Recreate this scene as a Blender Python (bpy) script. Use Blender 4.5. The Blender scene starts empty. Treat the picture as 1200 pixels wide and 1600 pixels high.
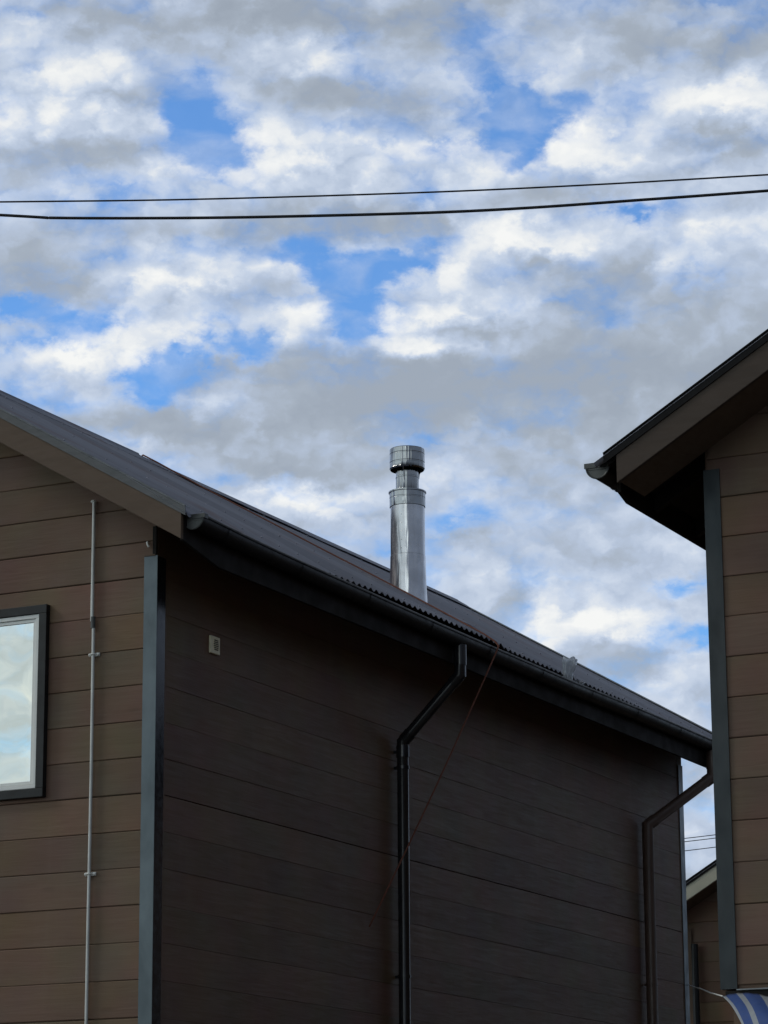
import bpy, bmesh, math, random
from mathutils import Vector, Matrix, noise
R = math.radians
S = bpy.context.scene
COL = S.collection
random.seed(7)

# ------------------------------------------------------------------ camera
FPX = 4647.36; PITCH = R(14.198); YAW = R(26.201); ROLL = R(-0.362)
_h = Vector((-math.sin(YAW), math.cos(YAW), 0)); _r = Vector((math.cos(YAW), math.sin(YAW), 0)); _z = Vector((0, 0, 1))
FW = _h*math.cos(PITCH) + _z*math.sin(PITCH); _u = -_h*math.sin(PITCH) + _z*math.cos(PITCH)
RT = _r*math.cos(ROLL) + _u*math.sin(ROLL); UP = -_r*math.sin(ROLL) + _u*math.cos(ROLL)
CAM = Vector((0, 0, 1.6))
cd = bpy.data.cameras.new('camera'); cam = bpy.data.objects.new('camera', cd); COL.objects.link(cam)
cam.matrix_world = Matrix(((RT.x, UP.x, -FW.x, CAM.x), (RT.y, UP.y, -FW.y, CAM.y), (RT.z, UP.z, -FW.z, CAM.z), (0, 0, 0, 1)))
cd.sensor_fit = 'VERTICAL'; cd.sensor_height = 24; cd.lens = FPX/1600*24
cd.clip_start = 0.1; cd.clip_end = 2000
S.camera = cam
S.view_settings.view_transform = 'Standard'; S.view_settings.look = 'None'
S.view_settings.exposure = 0.0; S.view_settings.gamma = 1.0

def ray(px, py):                    # direction of a photo pixel
    return FW*FPX + RT*(px-600) - UP*(py-800)
def azel(px, py):
    d = ray(px, py).normalized()
    return math.atan2(d.x, d.y), math.asin(d.z)

# ------------------------------------------------------------------ sun
SUN_DIR = Vector((-0.80, -0.28, 0.62)).normalized()
sl = bpy.data.lights.new('sun', 'SUN'); sl.energy = 0.9; sl.angle = R(14); sl.color = (1.0, 0.95, 0.88)
sun = bpy.data.objects.new('sun', sl); COL.objects.link(sun); sun.location = (0, 0, 30)
sun.rotation_euler = SUN_DIR.to_track_quat('Z', 'Y').to_euler()

# ------------------------------------------------------------------ world: sky with broken cloud
W = bpy.data.worlds.new("World"); S.world = W; W.use_nodes = True
W.cycles.sampling_method = 'MANUAL'; W.cycles.sample_map_resolution = 256
nt = W.node_tree; nt.nodes.clear()
class G:
    """tiny node-graph writer"""
    def __init__(s, t): s.t = t
    def n(s, k, **kw):
        o = s.t.nodes.new(k)
        for a, b in kw.items(): setattr(o, a, b)
        return o
    def l(s, a, b): s.t.links.new(a, b)
    def set(s, sock, v):
        if isinstance(v, bpy.types.NodeSocket): s.l(v, sock)
        else: sock.default_value = v
    def m(s, op, a, b=0.0, c=None, clamp=False):
        o = s.n('ShaderNodeMath', operation=op, use_clamp=clamp)
        s.set(o.inputs[0], a); s.set(o.inputs[1], b)
        if c is not None: s.set(o.inputs[2], c)
        return o.outputs[0]
    def v(s, op, a, b=(0, 0, 0)):
        o = s.n('ShaderNodeVectorMath', operation=op); s.set(o.inputs[0], a)
        if op == 'SCALE': s.set(o.inputs['Scale'], b)
        elif op != 'LENGTH': s.set(o.inputs[1], b)
        return o.outputs['Value'] if op == 'LENGTH' else o.outputs[0]
    def noise(s, vec, sc, det=4, rough=.5, dist=0.0):
        o = s.n('ShaderNodeTexNoise'); s.set(o.inputs['Vector'], vec)
        o.inputs['Scale'].default_value = sc; o.inputs['Detail'].default_value = det
        o.inputs['Roughness'].default_value = rough; o.inputs['Distortion'].default_value = dist
        return o
    def smooth(s, x, a, b, lo=0.0, hi=1.0):
        o = s.n('ShaderNodeMapRange', interpolation_type='SMOOTHSTEP')
        s.set(o.inputs[0], x); o.inputs[1].default_value = a; o.inputs[2].default_value = b
        o.inputs[3].default_value = lo; o.inputs[4].default_value = hi
        return o.outputs[0]
    def lin(s, x, a, b, lo=0.0, hi=1.0):
        o = s.n('ShaderNodeMapRange'); s.set(o.inputs[0], x)
        for i, q in zip((1, 2, 3, 4), (a, b, lo, hi)): o.inputs[i].default_value = q
        return o.outputs[0]
    def mix(s, f, a, b, mode='MIX'):
        o = s.n('ShaderNodeMix', data_type='RGBA', blend_type=mode)
        s.set(o.inputs[0], f); s.set(o.inputs[6], a); s.set(o.inputs[7], b)
        return o.outputs[2]
g = G(nt)
tc = g.n('ShaderNodeTexCoord'); D = tc.outputs['Generated']
sky = g.n('ShaderNodeTexSky', sky_type='NISHITA'); sky.sun_disc = False
sky.sun_elevation = math.asin(SUN_DIR.z); sky.sun_rotation = math.atan2(SUN_DIR.x, SUN_DIR.y)
sky.altitude = 100; sky.air_density = 1.0; sky.dust_density = 0.3; sky.ozone_density = 4.0
sp = g.n('ShaderNodeSeparateXYZ'); g.l(D, sp.inputs[0])
az = g.m('ARCTAN2', sp.outputs[0], sp.outputs[1]); el = g.m('ARCSINE', sp.outputs[2])
A0, E0 = azel(600, 800); K = 46.47                 # one unit = 100 px of the photo = 1.23 degrees
def uv(px, py):
    a, e = azel(px, py); return (a-A0)*K*math.cos(E0), (e-E0)*K
cu = g.m('MULTIPLY', g.m('SUBTRACT', az, A0), K*math.cos(E0)); cv = g.m('MULTIPLY', g.m('SUBTRACT', el, E0), K)
cb = g.n('ShaderNodeCombineXYZ'); g.l(cu, cb.inputs[0]); g.l(cv, cb.inputs[1]); P0 = cb.outputs[0]
Dn = g.v('MULTIPLY', D, (46.47, 46.47, 62.0))      # cloud banks are flatter than wide
w1 = g.v('SCALE', g.v('SUBTRACT', g.noise(Dn, 0.9, 2, .5).outputs['Color'], (.5, .5, .5)), 0.6)
w2 = g.v('SCALE', g.v('SUBTRACT', g.noise(Dn, 2.6, 4, .62).outputs['Color'], (.5, .5, .5)), 0.50)
PW = g.v('MULTIPLY', g.v('ADD', P0, g.v('ADD', w1, w2)), (1, 1, 0))
def blobval(lst, u, v):
    t = 0.0
    for (u0, v0, rx, ry, s_, cr_, sr_) in lst:
        du, dv = u-u0, v-v0
        a, b = (du*cr_+dv*sr_)/rx, (-du*sr_+dv*cr_)/ry
        d = math.sqrt(a*a+b*b)
        if d < 1: t += s_*(1-d*d*(3-2*d))
    return t
def prep(lst, KB=1.5):
    o = []
    for (px, py, rx, ry, s_, rot) in lst:
        u0, v0 = uv(px, py); o.append((u0, v0, rx/100*KB, ry/100*KB, s_, math.cos(R(rot)), math.sin(R(rot))))
    return o
def cloud_bank(P, lists):
    """where cloud is open, lit and grey: rows of colour ramps over azimuth, one row per step of elevation"""
    lists = [prep(lists[0], 2.1), prep(lists[1], 2.35), prep(lists[2], 2.1)]
    sx = g.n('ShaderNodeSeparateXYZ'); g.l(P, sx.inputs[0])
    U0, U1, V0, V1, NR = -6.6, 6.6, -4.0, 8.4, 50
    t = g.lin(sx.outputs[0], U0, U1); dvv = (V1-V0)/(NR-1)
    acc = None; sy = sx.outputs[1]
    for r_ in range(NR):
        v = V0+dvv*r_
        rp = g.n('ShaderNodeValToRGB'); el_ = rp.color_ramp.elements
        el_[0].position = 0; el_[1].position = 1
        for k in range(1, 31): el_.new(k/31)
        for k in range(32):
            u = U0+(U1-U0)*k/31
            el_[k].color = tuple(min(1.6, blobval(q, u, v)) for q in lists)+(1,)
        g.l(t, rp.inputs[0])
        w = g.m('SUBTRACT', 1.0, g.m('ABSOLUTE', g.m('MULTIPLY_ADD', sy, 1/dvv, -v/dvv)), clamp=True)
        o = g.n('ShaderNodeVectorMath', operation='MULTIPLY_ADD')
        g.l(rp.outputs[0], o.inputs[0]); g.l(w, o.inputs[1])
        if acc is None: o.inputs[2].default_value = (0, 0, 0)
        else: g.l(acc, o.inputs[2])
        acc = o.outputs[0]
        if r_ % 4 == 3:                # later rows wait for earlier ones, so few values are held at once
            dt = g.n('ShaderNodeVectorMath', operation='DOT_PRODUCT'); g.l(acc, dt.inputs[0]); dt.inputs[1].default_value = (1e-7, 1e-7, 1e-7)
            t = g.m('ADD', t, dt.outputs['Value']); sy = g.m('ADD', sy, dt.outputs['Value'])
    s3 = g.n('ShaderNodeSeparateXYZ'); g.l(acc, s3.inputs[0])
    return s3.outputs
BLUE = [(325,200,40,40,1.0,-35),(300,160,22,50,.9,-20),(370,232,46,16,1.0,-15),(405,245,20,12,.6,0),(30,22,45,16,.5,0),(70,490,70,14,.9,0),(30,485,30,14,.7,0),
 (105,528,80,14,1.0,5),(150,505,40,16,.7,0),(240,585,52,18,1.1,12),(215,612,26,16,.9,0),(270,555,60,14,.9,20),(335,540,80,12,.9,6),(300,520,60,12,.6,0),(400,545,26,16,.8,0),
 (255,625,26,10,.8,0),(195,662,40,10,.5,0),(150,640,50,8,.35,0),(500,420,40,20,1.0,-30),(560,430,60,15,1.1,0),(630,415,60,14,1.0,12),(560,465,50,24,1.0,-20),(540,505,34,26,1.0,0),
 (595,520,30,8,.9,0),(515,490,14,20,.8,0),(660,395,50,8,.7,15),(430,395,50,8,.35,0),
 (795,200,34,34,1.1,20),(815,240,22,34,.95,0),(770,175,50,22,.7,20),(870,185,50,14,1.0,18),(905,152,34,10,.9,-25),(835,145,26,10,.7,0),(745,110,50,40,.40,0),(720,60,40,30,.28,0),(800,262,30,12,.8,0),
 (980,330,36,12,1.0,0),(1000,340,20,10,.8,0),(1160,133,16,9,.7,0),(1165,436,46,6,1.0,0),(1105,428,40,6,.6,0),(940,518,16,6,.6,0),(300,372,30,7,.8,0),(190,292,80,8,.5,0),(120,305,60,10,.45,0),
 (330,262,40,10,.7,-10),(260,300,60,10,.4,0),(462,772,22,7,.9,0),(710,824,46,9,.95,0),(680,835,30,8,.6,0),(1092,982,26,10,1.6,0),(1050,952,46,6,1.3,0),(870,955,44,6,1.2,0),(845,990,34,6,1.1,0),
 (1060,912,46,6,1.2,0),(940,908,40,5,.8,0),(300,762,60,8,.3,-20),(395,85,20,10,.35,0),(1090,1022,24,5,.5,0),(975,986,80,5,.9,0),(1040,330,60,8,.35,0),(250,470,60,6,.4,0),(180,405,60,6,.25,0)]
WHITE = [(95,105,95,22,.55,5),(60,70,80,20,.4,0),(170,120,30,14,.5,0),(90,190,130,20,.6,0),(200,195,60,12,.45,0),(430,80,60,22,.55,-10),(500,95,50,18,.4,0),(570,75,40,20,.35,0),(410,170,40,26,.4,0),
 (480,200,50,14,.3,0),(420,265,90,14,.75,5),(500,255,60,12,.5,0),(640,238,60,18,.75,0),(700,240,30,14,.5,0),(560,300,90,9,.45,0),(745,268,40,20,.45,20),(700,190,40,10,.35,0),
 (885,235,50,26,.85,-15),(930,205,60,24,.95,0),(980,240,50,16,.6,0),(870,260,40,14,.6,0),(1110,150,60,16,1.0,0),(1170,165,50,20,.85,0),(1060,185,40,14,.7,10),(1130,185,60,14,.4,0),
 (880,95,36,22,.6,45),(920,70,40,14,.45,0),(980,110,50,16,.5,0),(950,140,40,12,.6,0),(820,372,60,20,1.0,0),(775,375,34,14,.8,0),(880,385,50,16,.6,0),(760,410,60,18,.65,10),(690,430,46,16,.75,15),
 (670,470,50,14,.5,20),(640,500,60,10,.85,5),(720,490,60,14,.7,0),(690,543,70,8,.95,-6),(640,535,40,8,.8,0),(760,545,30,8,.5,0),(800,460,60,18,.3,0),
 (230,425,60,10,.95,5),(300,440,60,11,.95,0),(260,455,60,8,.5,0),(370,420,50,10,.6,0),(430,415,30,9,.5,0),(460,490,40,16,1.0,0),(440,510,40,10,.8,0),(495,485,16,14,.7,0),
 (235,515,36,16,.7,0),(200,545,30,10,.5,0),(150,555,50,9,1.0,12),(90,560,40,8,.8,0),(190,570,26,8,.6,0),(40,590,60,16,.4,0),(130,600,60,14,.3,0),
 (350,590,50,9,.8,15),(300,608,50,8,.8,0),(280,630,40,8,.7,0),(340,625,40,10,.5,0),(400,575,40,8,.5,0),(540,600,40,8,.35,-15),(1035,345,50,14,.7,0),(1010,395,40,12,.7,0),(1060,395,40,12,.5,0),
 (1120,360,50,12,.4,0),(245,700,60,14,.5,0),(260,680,40,8,.5,0),(470,778,50,8,.8,-6),(520,775,50,8,.95,0),(500,800,70,8,.5,0),(410,768,34,7,.7,-10),(560,805,40,8,.4,0),
 (930,930,50,7,.8,0),(895,925,30,6,.6,0),(1010,935,40,5,.4,0),(960,965,90,6,.95,3),(900,972,40,5,.7,0),(1030,975,30,6,.6,0),(930,1000,90,7,1.0,0),(1020,1000,60,6,.95,0),(1080,1002,24,6,.8,0),(1085,955,30,7,.8,0),
 (780,800,50,8,.5,0),(800,825,40,6,.4,0),(260,265,40,8,.5,0),(290,255,20,8,.4,0),(1085,1050,50,10,.35,0),(30,560,40,10,.4,0),(700,860,60,8,.3,0),(600,375,60,8,.35,0),(20,60,40,20,.3,0)]
DARK = [(560,560,200,22,.55,6),(620,600,300,36,.65,0),(430,650,220,36,.55,0),(340,665,100,14,.5,0),(850,610,260,44,.55,0),(700,690,300,50,.25,0),(1060,480,140,50,.5,-10),(1120,580,150,70,.45,0),(980,560,120,30,.4,0),(50,420,100,44,.55,0),(110,450,70,16,.5,0),
 (560,350,150,16,.55,0),(660,345,80,14,.45,0),(440,372,110,14,.5,0),(370,350,60,10,.4,0),(470,145,90,18,.45,0),(560,170,100,26,.5,0),(640,180,60,30,.4,0),(240,20,300,22,.55,0),(500,20,200,20,.4,0),(640,40,160,26,.45,0),(1080,50,140,36,.5,0),(1170,80,60,30,.5,0),
 (150,145,120,10,.35,0),(1090,215,90,16,.5,0),(1160,220,50,18,.5,0),(1000,275,140,10,.3,0),(890,310,110,12,.35,0),(860,430,80,24,.4,0),(900,470,60,24,.35,0),(800,510,60,14,.35,0),(90,235,140,18,.35,0),(225,160,40,40,.35,0),
 (110,345,130,18,.35,0),(210,365,80,14,.35,0),(440,450,70,8,.6,0),(500,460,40,8,.5,0),(350,460,60,6,.3,0),(100,610,120,12,.2,0),(60,660,90,14,.35,0),(470,720,160,30,.15,0),(1000,720,150,60,.2,0),(820,860,180,14,.25,0),(1000,900,140,8,.25,0),
 (980,1030,120,10,.35,0),(330,700,60,20,.25,0),(1010,80,60,14,.3,0),(960,180,30,10,.2,0)]
Dw = g.v('ADD', Dn, w2)
def billow(P):                                                  # rounded heads with creases between them
    acc = None
    for sc, am in ((.42, .55), (.95, .36), (2.1, .17), (4.6, .07)):
        n_ = g.m('ABSOLUTE', g.m('MULTIPLY_ADD', g.noise(P, sc, 0, .5).outputs[0], 2.0*am, -am))
        acc = n_ if acc is None else g.m('ADD', acc, n_)
    return acc                                                  # about 0 .. 0.5, mean 0.2
bl = billow(Dw)
fbm = g.noise(Dn, 0.75, 3, .5, .3).outputs[0]
wisp = g.noise(g.v('MULTIPLY', Dw, (.9, .9, 2.2)), 0.7, 6, .52).outputs[0]
BK = cloud_bank(PW, (BLUE, WHITE, DARK))
front = g.smooth(g.v('LENGTH', P0), 10.5, 16.0, 1.0, 0.0)      # the described bank of cloud; elsewhere the noise alone decides
cov = g.m('ADD', 0.78, g.m('MULTIPLY', g.m('SUBTRACT', bl, .2), 1.3))
cov = g.m('ADD', cov, g.m('MULTIPLY', g.m('SUBTRACT', wisp, .5), 1.75))
cov = g.m('ADD', cov, g.m('MULTIPLY', g.m('SUBTRACT', fbm, .5), 0.6))
cov = g.m('SUBTRACT', cov, g.m('MULTIPLY', BK[0], g.m('MULTIPLY', front, .86)))
cov = g.m('ADD', cov, g.m('MULTIPLY', BK[1], g.m('MULTIPLY', front, .25)))
mask = g.smooth(cov, -.04, 0.98)
veil = g.noise(g.v('MULTIPLY', g.v('ADD', Dn, w1), (1.0, .7, 1.6)), 0.8, 5, .5, .3).outputs[0]
veil = g.m('MAXIMUM', g.smooth(veil, .40, .72, 0.0, .36), 0.04)
mask = g.m('ADD', mask, g.m('MULTIPLY', g.m('SUBTRACT', 1.0, mask), veil))
rim = g.smooth(cov, 0.35, 1.10, 1.0, 0.0)
em1 = g.m('SUBTRACT', bl, billow(g.v('ADD', Dw, (-0.28, 0.0, 0.42))))
br = g.m('ADD', 0.43, g.m('MULTIPLY', g.m('SUBTRACT', g.m('MULTIPLY', BK[1], .70), g.m('MULTIPLY', BK[2], .80)), front))
br = g.m('ADD', br, g.m('MULTIPLY', em1, 1.3)); br = g.m('ADD', br, g.m('MULTIPLY', rim, 0.30))
br = g.m('ADD', br, g.m('MULTIPLY', g.m('SUBTRACT', bl, .2), .55))
br = g.m('ADD', br, g.m('MULTIPLY', g.m('SUBTRACT', fbm, .5), 0.5))
cr = g.n('ShaderNodeValToRGB'); g.l(g.lin(br, -0.15, 1.35), cr.inputs[0])
e = cr.color_ramp.elements
e[0].position = 0.0; e[0].color = (.345, .400, .480, 1)
e[1].position = 1.0; e[1].color = (.92, .93, .92, 1)
for p_, c_ in ((.22, (.385, .445, .53, 1)), (.45, (.47, .555, .70, 1)), (.64, (.60, .68, .81, 1)), (.82, (.81, .84, .87, 1))):
    q = e.new(p_); q.color = c_
skyc = g.v('SCALE', sky.outputs[0], 0.118)
skyc = g.v('MULTIPLY', skyc, (.66, 1.12, 1.50))
thin = g.mix(0.04, skyc, (.55, .68, .86, 1))
allc = g.mix(mask, thin, cr.outputs[0])
# unseen sky shaped for the light: dimmed overhead, brightened low behind the camera
over = g.smooth(sp.outputs[2], .36, .66, 1.0, .20)
opp = g.v('MULTIPLY', D, (-.55, -.83, 0)); so3 = g.n('ShaderNodeSeparateXYZ'); g.l(opp, so3.inputs[0])
oppf = g.smooth(g.m('ADD', so3.outputs[0], so3.outputs[1]), .45, .94, 1.0, 3.6)
sh = g.v('MULTIPLY', D, (_h.x, _h.y, 0)); so4 = g.n('ShaderNodeSeparateXYZ'); g.l(sh, so4.inputs[0])
lobe = g.v('LENGTH', g.v('SUBTRACT', D, (.235, -.935, .26)))
oppf = g.m('ADD', oppf, g.smooth(lobe, .02, .20, 5.0, 0.0))  # narrow bright patch added out of view for the flue's highlight
side = g.smooth(g.m('ADD', so4.outputs[0], so4.outputs[1]), .30, .85, .50, 1.0)      # unseen sky dimmed at the sides and behind for flue contrast
allc = g.v('SCALE', g.v('SCALE', g.v('SCALE', allc, over), oppf), side)
allc = g.mix(g.lin(oppf, 1.0, 3.6), allc, g.v('MULTIPLY', allc, (1.06, 1.0, .80)))
bg = g.n('ShaderNodeBackground'); g.l(allc, bg.inputs[0]); bg.inputs[1].default_value = 1.0
wo = g.n('ShaderNodeOutputWorld'); g.l(bg.outputs[0], wo.inputs[0])

# ------------------------------------------------------------------ materials
def mat(name, col, rough=.6, metal=0.0, build=None, spec=0.5):
    m = bpy.data.materials.new(name); m.use_nodes = True; t = m.node_tree; t.nodes.clear(); q = G(t)
    b = q.n('ShaderNodeBsdfPrincipled'); o = q.n('ShaderNodeOutputMaterial'); q.l(b.outputs[0], o.inputs[0])
    b.inputs['Base Color'].default_value = (*col, 1); b.inputs['Roughness'].default_value = rough; b.inputs['Metallic'].default_value = metal
    b.inputs['Specular IOR Level'].default_value = spec
    if build: build(q, b)
    return m
def bump(q, b, h, strength=.3, dist=.01):
    n = q.n('ShaderNodeBump'); n.inputs['Strength'].default_value = strength; n.inputs['Distance'].default_value = dist
    q.l(h, n.inputs['Height']); q.l(n.outputs[0], b.inputs['Normal'])
def wood(base, axis, z0):
    """painted embossed cladding boards, grain along world axis (0 = x, 1 = y)"""
    def f(q, b):
        gm = q.n('ShaderNodeNewGeometry'); pos = gm.outputs['Position']
        s3 = q.n('ShaderNodeSeparateXYZ'); q.l(pos, s3.inputs[0])
        row = q.m('FLOOR', q.m('DIVIDE', q.m('SUBTRACT', s3.outputs[2], z0), .2))
        wn = q.n('ShaderNodeTexWhiteNoise', noise_dimensions='1D'); q.l(row, wn.inputs['W'])
        st = (3.0, 60, 55) if axis == 0 else (60, 3.0, 55)
        off = q.v('SCALE', wn.outputs['Color'], 7.0)
        gp = q.v('ADD', q.v('MULTIPLY', pos, st), off)
        grain = q.noise(gp, 1.0, 6, .62, 1.2).outputs[0]
        stv = (1.4, 14, 14) if axis == 0 else (14, 1.4, 14)
        fig = q.noise(q.v('ADD', q.v('MULTIPLY', pos, stv), off), 1.0, 3, .5, 2.5).outputs[0]
        blot = q.noise(pos, 1.6, 3, .55).outputs[0]
        hue = q.noise(q.v('ADD', pos, off), 2.2, 2, .5).outputs['Color']
        c = q.mix(q.lin(blot, .3, .7), tuple(v*.84 for v in base)+(1,), tuple(v*1.14 for v in base)+(1,))
        c = q.mix(.28, c, q.v('MULTIPLY', hue, tuple(v*2 for v in base)))
        c = q.mix(q.lin(grain, .35, .65, 0, .17), c, tuple(v*.62 for v in base)+(1,))
        c = q.v('SCALE', c, q.lin(wn.outputs[0], 0, 1, .90, 1.10))
        # runs of dust washed down the face
        sv = (9, 9, .6)
        run = q.smooth(q.noise(q.v('MULTIPLY', pos, sv), 1.0, 4, .6).outputs[0], .52, .80, 0, .22)
        c = q.mix(run, c, (.20, .145, .10, 1))
        # sparse knots pressed into the boards
        vo = q.n('ShaderNodeTexVoronoi'); vo.inputs['Scale'].default_value = 1.0
        q.l(q.v('MULTIPLY', pos, (1.3, 5, 3.6) if axis == 0 else (5, 1.3, 3.6)), vo.inputs['Vector'])
        kn = q.smooth(vo.outputs['Distance'], .03, .10, 1, 0)
        c = q.mix(q.m('MULTIPLY', kn, .35), c, tuple(v*.5 for v in base)+(1,))
        q.l(c, b.inputs['Base Color'])
        h = q.m('ADD', q.m('MULTIPLY', grain, .6), q.m('MULTIPLY', fig, .7))
        h = q.m('SUBTRACT', h, q.m('MULTIPLY', kn, .4))
        bump(q, b, h, .45, .0035)
        q.l(q.lin(grain, .3, .7, .50, .68), b.inputs['Roughness'])
    return f
def mottled(c1, c2, sc=3.0, rough=(.3, .5), bumpd=0.0, stretch=(1, 1, 1), det=4):
    def f(q, b):
        gm = q.n('ShaderNodeNewGeometry'); pos = q.v('MULTIPLY', gm.outputs['Position'], stretch)
        n1 = q.noise(pos, sc, det, .6, .4).outputs[0]
        q.l(q.mix(q.lin(n1, .3, .7), (*c1, 1), (*c2, 1)), b.inputs['Base Color'])
        n2 = q.noise(pos, sc*3.3, det, .6).outputs[0]
        q.l(q.lin(n2, .3, .7, rough[0], rough[1]), b.inputs['Roughness'])
        if bumpd: bump(q, b, n2, .4, bumpd)
    return f
BROWN = (.160, .102, .068)
M = {}
M['clad_front'] = mat('clad_front', BROWN, .6, build=wood(BROWN, 0, .08), spec=.25)
M['clad_side'] = mat('clad_side', BROWN, .6, build=wood(BROWN, 1, .08), spec=.25)
M['clad_right'] = mat('clad_right', BROWN, .6, build=wood((.148, .093, .064), 0, .05), spec=.25)
M['trim'] = mat('trim', (.105, .085, .07), .6, build=mottled((.108, .075, .052), (.128, .088, .062), 4, (.5, .7), .001, (1, 1, 6)), spec=.2)
M['trim_dark'] = mat('trim_dark', (.05, .04, .03), .6, build=mottled((.060, .044, .034), (.076, .056, .044), 4, (.5, .7), .001, (1, 1, 6)), spec=.2)
M['soffit'] = mat('soffit', (.02, .018, .017), .85, build=mottled((.014, .013, .012), (.024, .021, .019), 3, (.75, .95)), spec=.2)  # blackened: the deep shade under the eaves is put into the colour
M['fascia'] = mat('fascia', (.03, .025, .022), .7, build=mottled((.012, .010, .009), (.020, .016, .014), 3, (.65, .85)), spec=.15)  # brown board made near-black: eave shade is put into this colour
M['clad_far'] = mat('clad_far', BROWN, .6, build=wood((.17, .11, .07), 0, .12), spec=.25)
def roofmat(q, b):
    gm = q.n('ShaderNodeNewGeometry'); pos = gm.outputs['Position']
    s3 = q.n('ShaderNodeSeparateXYZ'); q.l(pos, s3.inputs[0])
    sheet = q.m('FLOOR', q.m('DIVIDE', s3.outputs[1], .836))
    wn = q.n('ShaderNodeTexWhiteNoise', noise_dimensions='1D'); q.l(sheet, wn.inputs['W'])
    n1 = q.noise(q.v('MULTIPLY', pos, (.8, 5, .8)), 1.2, 5, .6).outputs[0]
    c = q.mix(q.lin(n1, .3, .7), (.25, .265, .32, 1), (.35, .365, .43, 1))
    c = q.v('SCALE', c, q.lin(wn.outputs[0], 0, 1, .85, 1.12))
    st = q.smooth(q.noise(q.v('MULTIPLY', pos, (1.2, 1.6, 1.2)), 1.0, 4, .6).outputs[0], .50, .72, 0, .55)
    c = q.mix(st, c, (.27, .19, .18, 1))
    q.l(c, b.inputs['Base Color'])
    q.l(q.lin(n1, .3, .7, .48, .66), b.inputs['Roughness'])
M['roof'] = mat('roof', (.08, .08, .09), .55, .15, roofmat, .35)
M['flashing'] = mat('flashing', (.22, .235, .25), .42, .3, mottled((.15, .165, .18), (.27, .285, .30), 5, (.35, .55), 0, (1, 6, 6)))
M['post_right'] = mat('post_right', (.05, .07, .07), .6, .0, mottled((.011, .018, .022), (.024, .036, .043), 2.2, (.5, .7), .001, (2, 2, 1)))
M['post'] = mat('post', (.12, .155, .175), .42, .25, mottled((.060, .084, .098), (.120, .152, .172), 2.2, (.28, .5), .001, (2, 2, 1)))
M['black_metal'] = mat('black_metal', (.010, .011, .012), .42, .0, mottled((.008, .009, .010), (.016, .017, .018), 6, (.34, .55)), spec=.3)
M['black_edge'] = mat('black_edge', (.014, .015, .017), .5, .0, mottled((.004, .004, .005), (.008, .008, .009), 6, (.5, .7)), spec=.12)
M['black_glossy'] = mat('black_glossy', (.016, .018, .021), .16, .0, mottled((.012, .013, .016), (.022, .024, .028), 9, (.12, .24)))
M['gutter_inside'] = mat('gutter_grey', (.10, .11, .115), .45, .2, mottled((.055, .06, .058), (.095, .10, .098), 9, (.4, .6)))
M['brown_pipe'] = mat('brown_pipe', (.055, .040, .034), .40, 0, mottled((.080, .052, .042), (.110, .074, .060), 5, (.33, .5)))
M['white_pvc'] = mat('white_pvc', (.62, .62, .58), .35, 0, mottled((.74, .75, .72), (.84, .85, .82), 6, (.3, .5)))
M['conduit'] = mat('conduit', (.42, .43, .42), .35, .2, mottled((.44, .45, .43), (.66, .66, .63), 14, (.3, .5), 0, (1, 1, .4)))
M['cream'] = mat('cream', (.50, .46, .34), .5, 0, mottled((.80, .73, .50), (.90, .84, .62), 30, (.45, .6)))
M['cream_paint'] = mat('cream_paint', (.45, .44, .34), .6, 0, mottled((.38, .37, .29), (.50, .48, .38), 3, (.5, .7)))
M['flange_grey'] = mat('flange_grey', (.1, .1, .1), .5, .2, mottled((.060, .066, .072), (.095, .10, .108), 5, (.45, .6), 0, (1, 6, 6)))
M['bead_highlight'] = mat('bead_highlight', (.15, .15, .14), .4, .4, mottled((.10, .10, .095), (.28, .27, .25), 9, (.3, .5)))
def steel(bd=.03, c=(.55, .56, .57), r0=.16, r1=.34):
    def f(q, b):
        gm = q.n('ShaderNodeTexCoord'); pos = gm.outputs['Object']
        s3 = q.n('ShaderNodeSeparateXYZ'); q.l(pos, s3.inputs[0])
        ang = q.m('ARCTAN2', s3.outputs[1], s3.outputs[0])
        cbn = q.n('ShaderNodeCombineXYZ'); q.l(q.m('MULTIPLY', ang, 3.0), cbn.inputs[0]); q.l(q.m('MULTIPLY', s3.outputs[2], 2.5), cbn.inputs[1])
        n1 = q.noise(cbn.outputs[0], 1.9, 1, .4).outputs[0]
        n2 = q.noise(pos, 9, 4, .5).outputs[0]
        cc = q.mix(q.lin(n2, .3, .7), tuple(v*.80 for v in c)+(1,), tuple(min(1, v*1.12) for v in c)+(1,))
        q.l(cc, b.inputs['Base Color'])
        q.l(q.lin(n1, .3, .7, r0, r1), b.inputs['Roughness'])
        bump(q, b, n1, .5, bd)
    return f
M['steel'] = mat('steel', (.5, .5, .5), .2, 1.0, steel(.02, (.34, .35, .355), .06, .16))
M['galvanised'] = mat('galvanised', (.5, .5, .5), .35, 1.0, steel(.005, (.52, .52, .535), .15, .28))
M['soot_slot_shade'] = mat('soot_slot_shade', (.012, .012, .012), .8)
M['glass'] = mat('glass', (.56, .585, .575), .004, 1.0, lambda q, b: bump(q, b, q.noise(q.v('MULTIPLY', q.n('ShaderNodeNewGeometry').outputs['Position'], (1, 1, 1)), 1.3, 2, .5).outputs[0], .06, .06))
M['rope'] = mat('rope', (.19, .070, .045), .75, 0, lambda q, b: bump(q, b, q.noise(q.n('ShaderNodeNewGeometry').outputs['Position'], 160, 2).outputs[0], .8, .004))
M['cable'] = mat('cable', (.012, .012, .014), .55)
M['plastic'] = mat('plastic', (.72, .76, .80), .22, 0, lambda q, b: (b.inputs['Transmission Weight'].__setattr__('default_value', .55), b.inputs['IOR'].__setattr__('default_value', 1.25)))
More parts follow.
